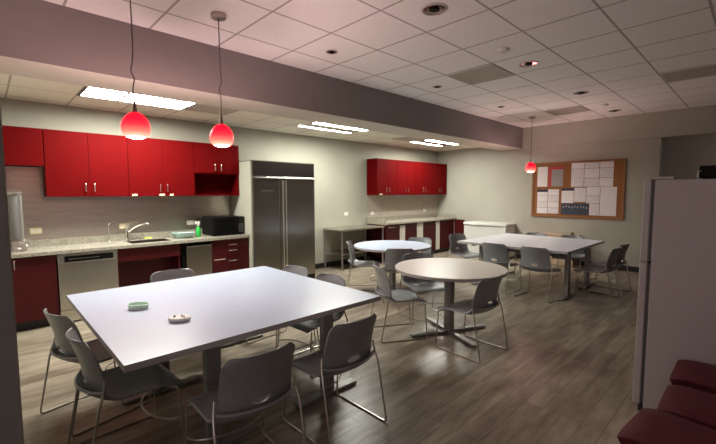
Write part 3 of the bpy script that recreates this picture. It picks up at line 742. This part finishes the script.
for c_, (u0, u1, v0, v1) in enumerate(((.355, .49, .475, .735), (.495, .62, .465, .715), (.625, .76, .455, .60), (.625, .76, .605, .735), (.765, .925, .455, .94), (.66, .76, .74, .94))):
    lab = ['headed sheet with navy heading at left of lower right group on cork board', 'printed sheet above dark photo print in lower right group, second from left', 'small printed sheet at top of third column, lower right group on cork board',
           'small printed sheet midway down third column, lower right group on cork board', 'tallest printed sheet at right edge of lower right group on cork board', 'small printed sheet right of the dark photo print on cork board'][c_]
    if c_ == 0: paper(u0, v0, u1, v1, None, lab, 'paper', 'paper_sheet', 'printed sheets pinned to the cork board', [('sheet', 'paper', 0, 0, 1, 1, 0), ('navy_heading', 'navy', 0, 0, 1, .16, .0016)])
    else: paper(u0, v0, u1, v1, 'paper2' if c_ % 2 else 'paper', lab)
t = paper(.355, .74, .655, .94, None, 'dark group photo print at bottom of lower right group on cork board', 'photo print', 'photo_print', None, [('print', 'photo', 0, 0, 1, 1, .0)])
pr = t.children[0]
for k in range(9):
    y = -.22 + k * .055; hgt = .13 + .03 * ((k * 37) % 5) / 5
    box('printed_figure', M['greyprint'], pr, -.0028, y - .012, hgt, -.0016, y + .012, hgt + .035)

# ---------------------------------------------------------------- white refrigerator on the right
t = thing('white_refrigerator', 'large white refrigerator seen from its side at right edge', 'refrigerator', (3.195, .56, 0))
box('body', M['fridge'], t, 0, -.74, .02, .72, -.062, 1.598, bevel=.006)
for z0, z1 in ((.055, 1.045), (1.055, 1.60)):
    d = box('door', M['fridge'], t, -.002, -.045, z0, .72, .0, z1, bevel=.008)
    box('door_seal', M['gasket'], d, .012, -.061, z0 + .01, .71, -.0455, z1 - .008)
    bm = bmesh.new(); tube(bm, [(.66, .0, z0 + .12), (.66, .045, z0 + .12), (.66, .045, z0 + .45), (.66, .0, z0 + .45)], .011, 8, .02); obj('handle', bm, M['plastic'], d, True)
box('hinge_cover', M['fridge'], t, .012, -.16, 1.599, .10, -.02, 1.618, bevel=.005)
box('toe_grille', M['base'], t, .02, -.06, .0, .70, -.03, .05)
t = thing('black_box', 'small black appliance box on top of white refrigerator', 'box', (3.40, .19, 1.5985))
box('body', M['black'], t, -.12, -.30, .008, .12, .10, .085, bevel=.006)
for sx in (-1, 1):
    for yy in (-.27, .07):
        bm = bmesh.new(); lathe(bm, [(.012, 0), (.012, .0085)], 12, sx * .1, yy); obj('foot', bm, M['base'], t)
bm = bmesh.new(); tube(bm, [(-.12, .09, .05), (-.13, .103, .05), (-.13, .103, .01)], .003, 6); obj('wire_end', bm, M['plastic'], t)

# ---------------------------------------------------------------- burgundy chairs along the right
def pad(bm, x0, y0, z0, x1, y1, z1, r, n=3):
    bx(bm, x0, y0, z0, x1, y1, z1); bmesh.ops.bevel(bm, geom=bm.edges[:] , offset=r, segments=n, affect='EDGES', profile=.6)
def make_burgundy():
    t = thing('padded_chair', 'x', 'chair', (0, 0, 0), 0, 'burgundy padded chairs in a row')
    bm = bmesh.new()
    def top(u, v):
        x = (u - .5) * 2; y = -.22 + .44 * v
        return (x * (.180 - .006 * (1 - v)), y, .440 + .012 * (1 - x ** 4) - .018 * max(0, (v - .8) / .2) ** 2)
    sheet(bm, top, 14, 14, .045); obj('seat', bm, M['redtop'], t, True, bevel=.006)
    bm = bmesh.new()
    def bk(u, v):
        x = (u - .5) * 2
        return (x * .19, -.25 - .06 * v - .02 * (1 - x * x), .55 + .30 * v)
    sheet(bm, bk, 12, 8, .04); obj('backrest', bm, M['redtop'], t, True, bevel=.012)
    for s in (-1, 1):
        for y0, y1 in ((.17, .19), (-.2, -.25)):
            bm = bmesh.new(); pts = [(s * .165, y0, .416), (s * .172, y1, .0)]
            if y0 < 0: pts = [(s * .16, -.29, .62), (s * .165, -.235, .42), (s * .172, y1, .0)]
            tube(bm, pts, .011, 10, .03); obj('leg', bm, M['nickel'], t, True)
    bm = bmesh.new(); bx(bm, -.165, -.19, .40, .165, .17, .415); obj('seat_frame', bm, M['nickel'], t)
    return t
b0 = make_burgundy()
b0.location = (2.985, .095, .0); b0['label'] = 'burgundy padded chair touching side of white refrigerator, farthest of three'
dup(b0, (2.525, .085, 0), R(0), 'burgundy padded chair in the middle of the three at lower right')
dup(b0, (2.122, .15, 0), R(-6), 'burgundy padded chair nearest camera of the three at lower right corner')
